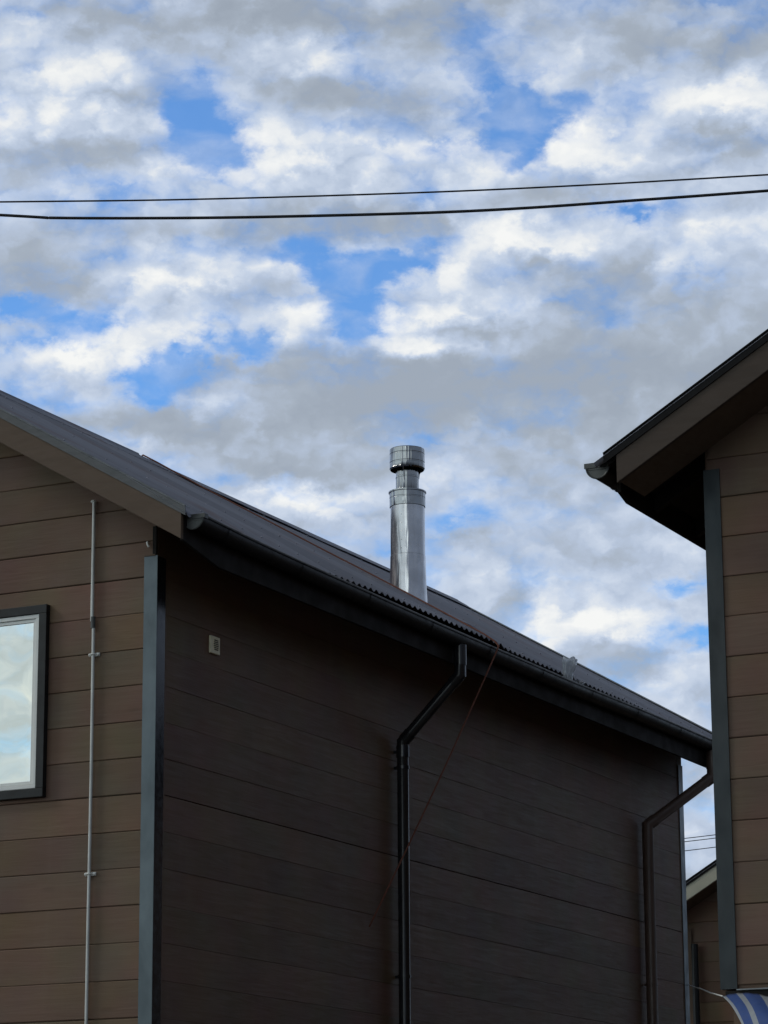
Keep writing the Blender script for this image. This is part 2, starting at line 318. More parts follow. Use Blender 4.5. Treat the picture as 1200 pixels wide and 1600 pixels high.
def stripes(q, b):
    uvn = q.n('ShaderNodeUVMap'); s3 = q.n('ShaderNodeSeparateXYZ'); q.l(uvn.outputs[0], s3.inputs[0])
    x = s3.outputs[0]
    rp = q.n('ShaderNodeValToRGB'); rp.color_ramp.interpolation = 'CONSTANT'; q.l(x, rp.inputs[0])
    el_ = rp.color_ramp.elements
    Wt = (.34, .37, .40, 1); Bl = (.025, .075, .27, 1)
    el_[0].position = 0; el_[0].color = Wt; el_[1].position = .055; el_[1].color = Bl
    for p_, c_ in ((.26, Wt), (.37, Bl), (.60, Wt), (.70, Bl), (.90, Wt)):
        k = el_.new(p_); k.color = c_
    gm = q.n('ShaderNodeNewGeometry')
    n = q.noise(gm.outputs['Position'], 22, 4, .6).outputs[0]
    q.l(q.mix(q.lin(n, .3, .7, 0, .25), rp.outputs[0], (.10, .12, .17, 1)), b.inputs['Base Color'])
    bump(q, b, q.noise(gm.outputs['Position'], 9, 3).outputs[0], .35, .02)
M['awning'] = mat('awning', (.1, .2, .5), .7, 0, stripes)
M['ground'] = mat('ground', (.14, .13, .11), .95, 0, mottled((.05, .05, .04), (.11, .10, .085), 1.4, (.9, 1), .02, det=8))
M['asphalt'] = mat('asphalt', (.05, .05, .05), .9, 0, mottled((.04, .04, .04), (.065, .063, .06), 6, (.85, .95), .004, det=6))

# ------------------------------------------------------------------ mesh helpers
def obj(name, bm, m, parent=None, smooth=False, label=None):
    bmesh.ops.recalc_face_normals(bm, faces=bm.faces[:])
    me = bpy.data.meshes.new(name); bm.to_mesh(me); bm.free()
    for mm in (m if isinstance(m, (list, tuple)) else [m]): me.materials.append(M[mm])
    if smooth:
        for p in me.polygons: p.use_smooth = True
    o = bpy.data.objects.new(name, me); COL.objects.link(o)
    if parent is not None:
        o.parent = parent
        o.matrix_parent_inverse = Matrix.Translation(-world_loc(parent))
    if label: o['label'] = label
    return o
def world_loc(o):
    if o is None: return Vector((0, 0, 0))
    return world_loc(o.parent)+o.matrix_parent_inverse.translation+o.location
def obj_at(name, bm, m, loc, parent=None, smooth=False):
    """mesh given round its own origin, placed at loc"""
    o = obj(name, bm, m, None, smooth); o.location = loc
    if parent is not None:
        o.parent = parent; o.location = Vector(loc)-world_loc(parent)
    return o
def thing(name, label, cat, loc, group=None):
    o = bpy.data.objects.new(name, None); COL.objects.link(o); o.location = loc; o.empty_display_size = .3
    o['label'] = label; o['category'] = cat
    if group: o['group'] = group
    return o
def tag(o, label, cat, group=None):
    o['label'] = label; o['category'] = cat
    if group: o['group'] = group
    return o
def BM(): return bmesh.new()
def box(bm, x0, x1, y0, y1, z0, z1, bev=0.0):
    vs = [bm.verts.new((x, y, z)) for x in (x0, x1) for y in (y0, y1) for z in (z0, z1)]
    fs = [bm.faces.new([vs[i] for i in f]) for f in ((0,1,3,2),(4,6,7,5),(0,4,5,1),(2,3,7,6),(0,2,6,4),(1,5,7,3))]
    if bev:
        ed = list({e_ for f in fs for e_ in f.edges})
        bmesh.ops.bevel(bm, geom=ed, offset=bev, segments=2, affect='EDGES', profile=.6)
def prism(bm, pts, vec, bev=0.0):
    """closed polygon of 3D points pushed along vec"""
    vec = Vector(vec); a = [bm.verts.new(Vector(p)) for p in pts]; b = [bm.verts.new(Vector(p)+vec) for p in pts]
    fs = [bm.faces.new(a), bm.faces.new(b[::-1])]; n = len(a)
    for i in range(n): fs.append(bm.faces.new((a[i], b[i], b[(i+1) % n], a[(i+1) % n])))
    if bev:
        ed = list({e_ for f in fs for e_ in f.edges}); bmesh.ops.bevel(bm, geom=ed, offset=bev, segments=2, affect='EDGES')
def tube(bm, pts, r, n=12, cap=True, rfun=None):
    pts = [Vector(p) for p in pts]; rings = []
    up = None
    for i, p in enumerate(pts):
        if i == 0: t = pts[1]-p
        elif i == len(pts)-1: t = p-pts[i-1]
        else: t = (pts[i+1]-p).normalized()+(p-pts[i-1]).normalized()
        t.normalize()
        if up is None:
            up = Vector((0, 0, 1)) if abs(t.z) < .9 else Vector((1, 0, 0))
        s = t.cross(up).normalized(); u2 = s.cross(t).normalized(); up = u2
        k = 1.0
        if 0 < i < len(pts)-1:
            c = (pts[i+1]-p).normalized().dot((p-pts[i-1]).normalized()); k = 1/max(.5, math.sqrt((1+c)/2))
        rr = rfun(i) if rfun else r
        rings.append([bm.verts.new(p+(s*math.cos(a)+u2*math.sin(a))*rr*(k if k < 1.3 else 1.15)) for a in [2*math.pi*j/n for j in range(n)]])
    for a, b in zip(rings, rings[1:]):
        for j in range(n): bm.faces.new((a[j], a[(j+1) % n], b[(j+1) % n], b[j]))
    if cap: bm.faces.new(rings[0][::-1]); bm.faces.new(rings[-1])
def lathe(bm, prof, n=48, close=False):
    rings = [[bm.verts.new((r*math.cos(2*math.pi*j/n), r*math.sin(2*math.pi*j/n), z)) for j in range(n)] for r, z in prof]
    for a, b in zip(rings, rings[1:]):
        for j in range(n): bm.faces.new((a[j], a[(j+1) % n], b[(j+1) % n], b[j]))
    return rings
def smooth_by_angle(o, a=35):
    me = o.data
    for p in me.polygons: p.use_smooth = True
    bm = bmesh.new(); bm.from_mesh(me)
    for e_ in bm.edges:
        if len(e_.link_faces) == 2 and e_.calc_face_angle(0) > R(a): e_.smooth = False
        if len(e_.link_faces) != 2: e_.smooth = False
    bm.to_mesh(me); bm.free()

def cladding(bm, axis, plane, out, u0, u1, z0, z1, zoff, strong, lim=None, gap=.0022):
    """embossed boards on a wall. axis 0: wall faces -y/+y, runs along x; axis 1: wall faces +-x, runs along y.
       plane = groove depth plane, out = outward sign; lim(z) -> (umin, umax) clips to the gable"""
    rnd = random.Random(int(plane*100)+axis)
    T = .012
    k0 = math.floor((z0-zoff)/.2)-1; k1 = math.ceil((z1-zoff)/.2)+1
    def P(u, z, d):
        return (u, plane+out*d, z) if axis == 0 else (plane+out*d, u, z)
    def ext(z):
        a, b = u0, u1
        if lim:
            c, d = lim(z); a, b = max(a, c), min(b, d)
        return a, b
    for k in range(k0, k1):
        za = zoff+k*.2; zb = za+.2
        ga = .0050 if k in strong else gap; gb = .0050 if (k+1) in strong else gap
        lo, hi = max(z0, za+ga*.6), min(z1, zb-gb*.6)
        if hi-lo < .005: continue
        d0 = T+rnd.uniform(-.0010, .0010); d1 = d0-(rnd.uniform(.0005, .003) if gap > .002 else rnd.uniform(0, .0008))
        seg = 26
        rows = []
        ph = rnd.uniform(0, 50)
        for i in range(seg+1):
            pts = []
            ch = .004 if gap > .002 else .0016; dd = 0 if gap > .002 else .008
            dl = 0 if k in strong else dd; dh = 0 if (k+1) in strong else dd
            for (z, d, edge) in ((lo, dl, 0), (lo, d0-ch*.5, 0), (lo+ch, d0, 0), ((lo+hi)/2, (d0+d1)/2, 0), (hi-ch, d1, 1), (hi, d1-ch*.5, 1), (hi, dh, 1)):
                a, b = ext(z)
                if b-a < .01: a = b = (a+b)/2
                u = a+(b-a)*i/seg
                wv = noise.noise(Vector((u*1.3+ph, k*3.1, 0)))*.0018
                dv = noise.noise(Vector((u*.9+ph, k*1.7, 4)))*.0022 if d > 0 else 0
                pts.append(bm.verts.new(P(u, z+wv, d+dv)))
            rows.append(pts)
        for a, b in zip(rows, rows[1:]):
            for j in range(6):
                try: bm.faces.new((a[j], a[j+1], b[j+1], b[j]))
                except ValueError: pass
        for e_ in (rows[0], rows[-1]):
            try: bm.faces.new(e_)
            except ValueError: pass
    if gap < .002:                  # closed bottoms of the shallow joints
        for k in range(k0, k1):
            z = zoff+k*.2
            if k in strong or z < z0 or z > z1: continue
            d = .0085; a_, b_ = ext(z)
            vs = [bm.verts.new(P(u, zz_, d)) for u, zz_ in ((a_, z-.004), (b_, z-.004), (b_, z+.004), (a_, z+.004))]
            bm.faces.new(vs)
    bmesh.ops.remove_doubles(bm, verts=bm.verts[:], dist=.0002)

TR = .585                       # roof slope
PITCHC = .076                   # corrugation
def corr_slope(bm, xe, ze, xr, y0, y1, amp=.009, lift=None):
    """one corrugated slope from eave (xe, ze) up to ridge xr"""
    n = int((y1-y0)/PITCHC*8)
    zr = ze+TR*abs(xr-xe)
    nx = 7; prev = None
    for i in range(n+1):
        y = y0+(y1-y0)*i/n
        c = amp*math.cos(2*math.pi*y/PITCHC)
        row = []
        for j in range(nx+1):
            f = j/nx; x = xe+(xr-xe)*f; z = ze+(zr-ze)*f+c
            z += noise.noise(Vector((x*.9, y*.8, 3)))*.004
            if lift: z += lift(x, y)
            row.append(bm.verts.new((x, y, z)))
        if prev:
            for j in range(nx): bm.faces.new((prev[j], prev[j+1], row[j+1], row[j]))
        prev = row
def plate(bm, pts, nrm, t):
    prism(bm, pts, Vector(nrm).normalized()*t)

def half_round(bm, path, r, n=14, lip=.006, wall=.0015):
    """half-round gutter along path of (x, y, z) centre-of-rim points running in y; rolled bead on the +out side"""
    rows = []
    for (x, y, z, out) in path:
        prof = []
        for j in range(n+1):
            a = math.pi+math.pi*j/n
            prof.append((x+out*r*math.cos(a), z+r*math.sin(a)))
        # bead rolled outwards at the outer rim
        cx, cz = x+out*(r-.001)+out*lip*.2, z+lip
        for j in range(8):
            a = -math.pi/2+2*math.pi*j/8*.9
            prof.append((cx+out*lip*math.cos(a), cz+lip*math.sin(a)))
        inner = [(x+out*(r-wall)*math.cos(math.pi+math.pi*j/n), z+.001+(r-wall)*math.sin(math.pi+math.pi*j/n)) for j in range(n, -1, -1)]
        rows.append([bm.verts.new((px, y, pz)) for px, pz in prof+inner])
    for a, b in zip(rows, rows[1:]):
        m_ = len(a)
        for j in range(m_): bm.faces.new((a[j], a[(j+1) % m_], b[(j+1) % m_], b[j]))
    return rows

def house_roof(root, xw, s, ridge_x, ye0, ye1, wall_y0, wall_y1, gut_path, gut_mat='black_metal', lift=None, frontmat='clad_front'):
    """roof of one gabled house. s=+1: the near eave (in the picture) is on +x; s=-1: on -x"""
    xe = xw+s*.44; ze = 5.50; zr = ze+TR*abs(ridge_x-xe); xo = 2*ridge_x-xe       # far eave
    ro = thing_part('roof', root)
    return xe, ze, zr, xo

def end_cap_bm(x, y, z, out, r, t=.004):
    bm = BM(); n = 16
    pts = [(x+out*(r+.003)*math.cos(math.pi+math.pi*j/n), y, z+(r+.003)*math.sin(math.pi+math.pi*j/n)) for j in range(n+1)]
    prism(bm, pts, (0, -t, 0))
    # rim round the cap and the folded top strip
    rim = [(x+out*(r+.002)*math.cos(math.pi+math.pi*j/n), y-t-.003, z+(r+.002)*math.sin(math.pi+math.pi*j/n)) for j in range(n+1)]
    tube(bm, rim, .0042, 6)
    box(bm, min(x-out*(r+.012), x+out*(r+.012)), max(x-out*(r+.012), x+out*(r+.012)), y-t-.005, y+.03, z-.004, z+.021)
    box(bm, x-r+.010, x+r-.010, y-t-.0025, y-t, z-.014, z-.009)
    return bm

# ================================================================== GROUND
bm = BM(); N = 24
for i in range(N+1):
    for j in range(N+1):
        a = (i/N*2-1); b = (j/N*2-1)
        bm.verts.new((600*a*abs(a), 600*b*abs(b), 0))
bm.verts.ensure_lookup_table()
for i in range(N):
    for j in range(N): bm.faces.new([bm.verts[k] for k in (i*(N+1)+j, (i+1)*(N+1)+j, (i+1)*(N+1)+j+1, i*(N+1)+j+1)])
o = obj('ground', bm, 'ground'); o['kind'] = 'structure'
bm = BM(); box(bm, -60, 60, -3.2, 3.2, -.05, .006); o = obj('road', bm, 'asphalt'); o['kind'] = 'structure'
bm = BM(); box(bm, -60, 60, 3.2, 3.35, -.05, .13, .01); o = obj('kerb', bm, 'cream_paint'); o['kind'] = 'structure'
bpy.data.materials['cream_paint'].use_fake_user = True
bm = BM(); box(bm, -60, 60, 3.35, 5.2, -.05, .11); o = obj('pavement', bm, 'cream_paint'); o['kind'] = 'structure'

# ================================================================== one house
def build_house(name, label, xw, s, yf, yb, ridge_x, ov_f, ov_b, zoff, strong_f, strong_s, cladf, zbase=0.0, lift=None,
                gut_z=None, gut_y1=None, postmat='post', barge_mat='trim', zshift=0.0, barge_in=.028, flash_mat='flashing', flash_in=0.0, fstart=.027, fdrop=(-.155, -.225), post_top=5.395, gap=.0022):
    """xw: x of the corner nearest the picture's gap; s: side on which that corner's side wall faces (+1/-1);
       yf/yb front and back wall; ov_f/ov_b verge overhangs"""
    root = thing(name, label, 'house', ((xw+ridge_x)/2, yf, 0))
    H = {}
    xe = xw+s*.44; ze = 5.50+zshift; zr = ze+TR*abs(ridge_x-xe); xo = 2*ridge_x-xe; xw2 = 2*ridge_x-xw
    y0, y1 = yf-ov_f, yb+ov_b
    zwall = lambda x: ze-.10+TR*abs((xe if (x-ridge_x)*s > 0 else xo)-x)
    lo_x, hi_x = min(xw, xw2), max(xw, xw2)
    # ---- front wall: dark backing slab with boards
    zt = zwall(ridge_x)
    def lim(z):
        if z <= zwall(xw): return lo_x, hi_x
        hw = max(0.0, (zt-z)/TR); return ridge_x-hw, ridge_x+hw
    bm = BM()
    prism(bm, [(lo_x, yf+.012, zbase), (hi_x, yf+.012, zbase), (hi_x, yf+.012, zwall(xw)), (ridge_x, yf+.012, zt), (lo_x, yf+.012, zwall(xw))], (0, .10, 0))
    cladding(bm, 0, yf+.0125, -1, lo_x+.012, hi_x-.012, zbase+.02, zt-.01, zoff, strong_f, lim)
    H['front'] = obj('front_wall', bm, cladf, root)
    bm = BM()
    prism(bm, [(lo_x, yb, 0), (hi_x, yb, 0), (hi_x, yb, zwall(xw)), (ridge_x, yb, zt), (lo_x, yb, zwall(xw))], (0, -.10, 0))
    obj('back_wall', bm, cladf, root)
    for xx, ss in ((xw, s), (xw2, -s)):
        bm = BM(); pl = xx-ss*.0125
        box(bm, min(pl, pl-ss*.10), max(pl, pl-ss*.10), yf+.113, yb-.101, 0, ze+.18)
        cladding(bm, 1, pl, ss, yf+.02, yb-.02, zbase+.02, ze+.12, zoff, strong_s, gap=.0011)
        obj('side_wall', bm, 'clad_side', root)
    # ---- roof sheets, both slopes
    bm = BM()
    corr_slope(bm, xe-s*.0, ze, ridge_x, y0-.01, y1+.01, lift=lift)
    corr_slope(bm, xo, ze, ridge_x, y0-.01, y1+.01)
    ro = obj('roof', bm, 'roof', root); smooth_by_angle(ro, 60)
    md = ro.modifiers.new('thick', 'SOLIDIFY'); md.thickness = .0012; md.offset = -1
    # deck under the sheets, keeps the light out
    bm = BM()
    for xx, ss in ((xe, s), (xo, -s)):
        a = Vector((xx-ss*.06, y0+.03, ze-.016+TR*.06)); b = Vector((ridge_x+ss*.001, y0+.03, zr-.016))
        prism(bm, [a, b, b+Vector((0, 0, -.02)), a+Vector((0, 0, -.02))], (0, y1-y0-.06, 0))
    obj('deck', bm, 'soffit', ro)
    # ---- ridge capping
    bm = BM()
    segs = [(y0-.02, yf+3.45, .022)] + [(yf+3.40, y1+.02, .012)]
    for (a, b, hgt) in segs:
        wv = .15
        pr = [(-wv, -TR*wv+.006), (-wv*.6, -TR*wv*.6+.012), (-.022, hgt*.2), (-.012, hgt), (.012, hgt), (.022, hgt*.2), (wv*.6, -TR*wv*.6+.012), (wv, -TR*wv+.006)]
        n = 30; prev = None
        for i in range(n+1):
            y = a+(b-a)*i/n; row = []
            for (dx, dz) in pr:
                wob = noise.noise(Vector((y*1.7, dx*9, 2)))*.006 if abs(dx) > .1 else 0
                row.append(bm.verts.new((ridge_x+dx, y, zr+.020+dz+wob)))
            if prev:
                for j in range(len(pr)-1): bm.faces.new((prev[j], prev[j+1], row[j+1], row[j]))
            prev = row
    rc = obj('ridge_cap', bm, 'roof', ro); md = rc.modifiers.new('thick', 'SOLIDIFY'); md.thickness = .002
    # ---- barge boards and their metal flashing, front and back
    for fy, dirn in ((y0, 1), (y1, -1)):
        for xx, ss in ((xe, s), (xo, -s)):
            bm = BM()
            xb = xx-ss*barge_in
            zb0 = ze-.170+TR*barge_in; zb1 = zb0+TR*abs(ridge_x-xb)
            hgt = .150
            pts = [(xb, fy, zb0), (ridge_x, fy, zb1), (ridge_x, fy, zb1+hgt), (xb, fy, zb0+hgt)]
            prism(bm, pts, (0, dirn*.025, 0), .002)
            obj('bargeboard', bm, barge_mat, root)
            bm = BM()
            # L flashing: down-flange over the board top, flat flange on the sheets with a rolled front edge
            xf_ = xx; xx = xx-ss*flash_in; fz = ze-.030+TR*flash_in; f1 = fz+TR*abs(ridge_x-xx)
            ya = fy-dirn*.008
            pts = [(xx, ya, fz), (ridge_x, ya, f1), (ridge_x, ya, f1+.048), (xx, ya, fz+.048)]
            prism(bm, pts, (0, dirn*.006, 0))
            fl_ = obj('verge_flashing', bm, 'flange_grey' if flash_mat == 'flashing' else flash_mat, root); bm = BM()
            pts = [(xx, ya, fz+.048), (ridge_x, ya, f1+.048), (ridge_x, ya, f1+.053), (xx, ya, fz+.053)]
            prism(bm, pts, (0, dirn*.055, 0))
            tube(bm, [(xx, ya, fz+.052), (ridge_x, ya, f1+.052)], .005, 8)
            obj('flashing_edge', bm, flash_mat, fl_)
    # ---- raked verge soffits, fascias, level eave soffits
    for fy, ya in ((y0+.026, yf+.0), (yb+.0, y1-.026)):
        for xx, ss in ((xe, s), (xo, -s)):
            bm = BM(); bi = max(.045, barge_in+.004); xb = xx-ss*bi
            za = ze-.160+TR*bi; zb = za+TR*abs(ridge_x-xb)
            prism(bm, [(xb, fy, za), (ridge_x, fy, zb), (ridge_x, fy, zb+.012), (xb, fy, za+.012)], (0, ya-fy, 0))
            obj('verge_soffit', bm, 'trim', root)
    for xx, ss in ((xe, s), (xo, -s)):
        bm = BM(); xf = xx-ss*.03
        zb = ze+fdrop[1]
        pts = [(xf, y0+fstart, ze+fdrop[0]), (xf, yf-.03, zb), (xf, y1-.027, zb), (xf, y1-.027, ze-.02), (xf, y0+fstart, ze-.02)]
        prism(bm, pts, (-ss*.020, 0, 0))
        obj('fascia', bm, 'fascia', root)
        bm = BM(); yy = yf+.30                      # rafter ends under the open eave
        while yy < yb-.05:
            xa = xx-ss*.055; xb = (xw if ss == s else xw2)+ss*.002
            za = ze-.040+TR*.055; zb = ze-.040+TR*abs(xb-xx)
            prism(bm, [(xa, yy, za), (xb, yy, zb), (xb, yy, zb-.085), (xa, yy, za-.085)], (0, .04, 0)); yy += .6
        o_ = obj('rafter_ends', bm, 'soffit', root); o_['kind'] = 'stuff'
    # ---- gutter
    gx = xe+s*.010; r = .058
    gz = gut_z or (lambda y: ze-.042)
    ga, gb = y0+.07, (gut_y1 or y1-.02)
    bm = BM(); path = []; n = 60
    for i in range(n+1):
        y = ga+(gb-ga)*i/n; path.append((gx, y, gz(y), s))
    half_round(bm, path, r)
    gu = obj('gutter', bm, 'black_metal', root); smooth_by_angle(gu, 50)
    bm = BM(); tube(bm, [(gx+s*(r+.003), p_[1], p_[2]+.0125) for p_ in path], .0035, 8)
    obj('bead', bm, 'bead_highlight', gu, smooth=True)  # highlight on the black lip put in as a paler tube
    cp = end_cap_bm(gx, ga, gz(ga), s, r); ec = obj('end_cap', cp, 'gutter_inside', gu)
    cp = end_cap_bm(gx, gb+.01, gz(gb), s, r); obj('end_cap', cp, 'gutter_inside', gu)
    y = ga+.28
    while y < gb-.2:                     # joint collars / brackets
        bm = BM(); rows = half_round(bm, [(gx, y, gz(y)-.001, s), (gx, y+.024, gz(y)-.001, s)], r+.003)
        obj('gutter_bracket', bm, 'black_metal', gu)
        y += .86
    # simple gutter on the far eave
    bm = BM(); half_round(bm, [(xo-s*.010, ga, ze-.042, -s), (xo-s*.010, gb, ze-.042, -s)], r)
    obj('gutter', bm, 'black_metal', root)
    # ---- corner flashings (L profile)
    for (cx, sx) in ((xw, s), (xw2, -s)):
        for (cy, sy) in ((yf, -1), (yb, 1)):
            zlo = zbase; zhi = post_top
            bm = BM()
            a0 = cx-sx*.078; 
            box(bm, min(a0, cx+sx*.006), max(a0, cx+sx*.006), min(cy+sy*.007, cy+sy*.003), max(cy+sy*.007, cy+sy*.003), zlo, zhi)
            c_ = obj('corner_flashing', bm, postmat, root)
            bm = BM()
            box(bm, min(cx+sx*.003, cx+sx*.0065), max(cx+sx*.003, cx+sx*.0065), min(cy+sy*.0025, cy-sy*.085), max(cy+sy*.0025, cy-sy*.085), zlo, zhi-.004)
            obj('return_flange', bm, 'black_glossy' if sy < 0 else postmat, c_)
    H.update(root=root, roof=ro, xe=xe, ze=ze, zr=zr, gutter=gu, gz=gz, gx=gx)
    return H

# ================================================================== LEFT HOUSE
XW, YF, YB, RX = -8.16, 13.75, 21.86, -10.38
sag = [(13.3, 5.470), (13.94, 5.452), (14.4, 5.446), (15.2, 5.440), (16.3, 5.432), (17.3, 5.431), (18.5, 5.431), (19.8, 5.445), (21.0, 5.446), (22.5, 5.45)]
def gzl(y):
    for (a, b), (c, d) in zip(sag, sag[1:]):
        if y <= c: 
            f = (y-a)/(c-a); return b+(d-b)*f
    return sag[-1][1]
def lift_l(x, y):
    def sm(t): t = max(0, min(1, t)); return t*t*(3-2*t)
    e_ = math.exp(-max(0, (-7.72-x))/.16)
    dip = -.038*e_*max(sm((15.9-y)/1.6), sm((y-19.6)/1.5))
    return (.014 if y < 17.45 else 0.0)+dip
HL = build_house('brown_house', 'large dark brown boarded house with steel flue on its grey metal roof', XW, 1, YF, YB, RX, .45, .60, .08,
                 (14, 20, 26, 27), (20,), 'clad_front', lift=lift_l, gut_z=gzl)
root = HL['root']

# window in the front wall
def window(root, x0, x1, z0, z1, y):
    bm = BM(); t = .050
    for a in ((x0, x1, z1-t, z1), (x0, x1, z0, z0+t), (x0, x0+t, z0+t, z1-t), (x1-t, x1, z0+t, z1-t)):
        box(bm, a[0], a[1], y-.034, y+.004, a[2], a[3], .003)
    w = obj('window', bm, 'black_metal', root)
    bm = BM(); i = t+.002; f = .022
    X0, X1, Z0, Z1 = x0+i, x1-i, z0+i, z1-i
    for a in ((X0, X1, Z1-f, Z1), (X0, X1, Z0, Z0+f), (X0, X0+f, Z0+f, Z1-f), (X1-f, X1, Z0+f, Z1-f)):
        box(bm, a[0], a[1], y-.026, y-.002, a[2], a[3], .003)
    j = f+.002; f2 = .018
    A, B, C, Dz = X0+j, X1-j, Z0+j, Z1-j
    mid = (A+B)/2
    for (p, q_) in ((A, mid-.001), (mid+.001, B)):
        for a in ((p, q_, Dz-f2, Dz), (p, q_, C, C+f2), (p, p+f2, C+f2, Dz-f2), (q_-f2, q_, C+f2, Dz-f2)):
            box(bm, a[0], a[1], y-.018, y-.0035, a[2], a[3], .002)
    obj('sash', bm, 'white_pvc', w)
    bm = BM()
    for (p, q_) in ((A, mid-.001), (mid+.001, B)): box(bm, p+f2-.002, q_-f2+.002, y-.010, y-.006, C+f2-.002, Dz-f2+.002)
    obj('pane', bm, 'glass', w)
window(root, -10.10, -8.850, 4.103, 5.186, YF-.002)

# conduit on the front wall
bm = BM()
cy = YF-.018
tube(bm, [(-8.562, cy, 5.74), (-8.562, cy, 5.06)], .0105, 10)
tube(bm, [(-8.552, cy, 5.055), (-8.549, cy, 4.2), (-8.552, cy, 3.4), (-8.553, cy, 2.2), (-8.553, cy, .2)], .0095, 10)
cdt = obj('conduit', bm, 'conduit', root); smooth_by_angle(cdt, 50)
bm = BM(); tube(bm, [(-8.5555, cy, 5.085), (-8.5555, cy, 5.02)], .0135, 10); obj('coupling', bm, 'gutter_inside', cdt)
for z in (4.873, 3.661, 2.4):
    bm = BM(); box(bm, -8.585, -8.515, YF-.0065, YF-.002, z-.010, z+.010, .002)
    tube(bm, [(-8.55+.0135*math.cos(a), cy+.0135*math.sin(a)*-1, z) for a in [math.pi*k/8 for k in range(9)]], .004, 6)
    for dx in (-.028, .028):
        bmesh.ops.create_icosphere(bm, subdivisions=2, radius=.0085, matrix=Matrix.Translation((-8.55+dx, YF-.010, z)))
    sd = obj('saddle', bm, 'white_pvc', cdt)
bm = BM(); bmesh.ops.create_icosphere(bm, subdivisions=2, radius=.012, matrix=Matrix.Translation((-8.566, cy-.002, 5.745)) @ Matrix.Diagonal((1.5, 1, .8, 1)))
obj('pipe_cap', bm, 'white_pvc', cdt)
# small hook by the corner
bm = BM(); tube(bm, [(-8.215, YF-.003, 5.47), (-8.212, YF-.022, 5.47), (-8.206, YF-.030, 5.455), (-8.198, YF-.026, 5.442)], .0055, 8)
obj('hook', bm, 'white_pvc', root)
bm = BM(); box(bm, -8.185, -8.160, YF-.010, YF-.002, 5.40, 5.56, .002); obj('cover_strip', bm, 'soffit', root)
bm = BM(); box(bm, -8.236, -8.166, YF-.011, YF-.004, 5.393, 5.401, .001); obj('flashing_cap', bm, 'trim', root)

# ventilation grille on the side wall
vy, vz = 14.382, 5.003
bm = BM(); x = XW
fw, fh = .104, .100
box(bm, x+.0, x+.016, vy-fw/2, vy+fw/2, vz-fh/2, vz+fh/2, .004)
vt = obj('vent', bm, 'cream', root)
bm = BM()
for k in range(6):
    zz = vz-.026+k*.0105+.001
    hw = .030-abs(k-2.5)*.0035
    box(bm, x+.0155, x+.0172, vy+.006-hw, vy+.006+hw, zz-.0028, zz+.0028, .0012)
obj('slot', bm, 'soot_slot_shade', vt)  # openings drawn as dark plates, their inner shade put into the colour
bm = BM()
for k in range(6):
    zz = vz-.026+k*.0105+.006
    box(bm, x+.016, x+.020, vy+.006-.028, vy+.006+.028, zz-.0018, zz+.0018, .0006)
obj('louvre', bm, 'cream', vt)

# downpipes
def downpipe(root, gx, y, gz0, wall_x, z_elb, yw, m, collars, r=.037):
    s = 1 if gx > wall_x else -1
    bm = BM()
    wx = wall_x+s*(r+.022)
    top = Vector((gx, y, gz0-.045)); kn = Vector((gx, y, 5.195)); el_ = Vector((wx, yw, z_elb)); 
    kn2 = kn+(el_-kn).normalized()*.05
    tube(bm, [top, kn, el_, (wx, yw, 3.0), (wx, yw, .15)], r, 20)
    dp = obj('downpipe', bm, m, root); smooth_by_angle(dp, 40)
    bm = BM(); tube(bm, [top+Vector((0, 0, .03)), kn+Vector((0, 0, .06))], r+.005, 20); c = obj('outlet', bm, m, dp); smooth_by_angle(c, 40)
    for a_, b_ in ((kn+(el_-kn).normalized()*.012, kn+(el_-kn).normalized()*.075), (el_+(kn-el_).normalized()*.075, el_+(kn-el_).normalized()*.012)):
        bm = BM(); tube(bm, [a_, b_], r+.004, 20); c = obj('elbow_sleeve', bm, m, dp); smooth_by_angle(c, 40)
    for (za, zb) in collars:
        bm = BM(); tube(bm, [(wx, yw, za), (wx, yw, zb)], r+.005, 20)
        box(bm, min(wall_x, wx), max(wall_x, wx)-r*.8, yw-.012, yw+.012, (za+zb)/2-.008, (za+zb)/2+.008)
        c = obj('bracket', bm, m, dp); smooth_by_angle(c, 40)
    return dp
downpipe(root, -7.70, 16.72, 5.40, XW, 4.80, 16.71, 'black_glossy', [(4.625, 4.645), (3.318, 3.338), (4.70, 4.775)])
downpipe(root, -7.70, 21.30, 5.42, XW, 4.80, 20.92, 'brown_pipe', [(3.6, 3.62), (2.1, 2.12)], r=.042)

# flue
FX, FY = -8.69, 18.03
zf = lambda px: 7.103-(px-705)*.00466
def f_lathe(name, prof, m, parent, n=56, cap_top=False):
    bm = BM(); z0 = 6.0
    rg = lathe(bm, [(r_, z_-z0) for r_, z_ in prof], n)
    if cap_top: bm.faces.new(rg[-1])
    o = obj_at(name, bm, m, (FX, FY, z0), parent); smooth_by_angle(o, 30); return o
zs = zf
flue = f_lathe('flue', [(.150, 5.72), (.139, zs(985)), (.1335, zs(945)), (.1255, zs(905)), (.1215, zs(868.5)), (.1215, zs(868)), (.1195, zs(867.5)), (.1195, zs(793)),
    (.1195, zs(792)), (.1235, zs(791)), (.1235, zs(780.6)), (.1225, zs(780)), (.1225, zs(778.5)), (.1240, zs(778)), (.1240, zs(772)), (.1300, zs(771)), (.1300, zs(769.5)), (.1240, zs(769)), (.07, zs(768.8))], 'galvanised', root)
f_lathe('top_band', [(.1228, zs(793)), (.1245, zs(792.6)), (.1250, zs(781)), (.1232, zs(780.6)), (.1232, zs(779.2)), (.1250, zs(778.8)), (.1252, zs(771.6)), (.1315, zs(771)), (.1315, zs(769.2)), (.125, zs(768.6)), (.08, zs(768))], 'steel', flue)
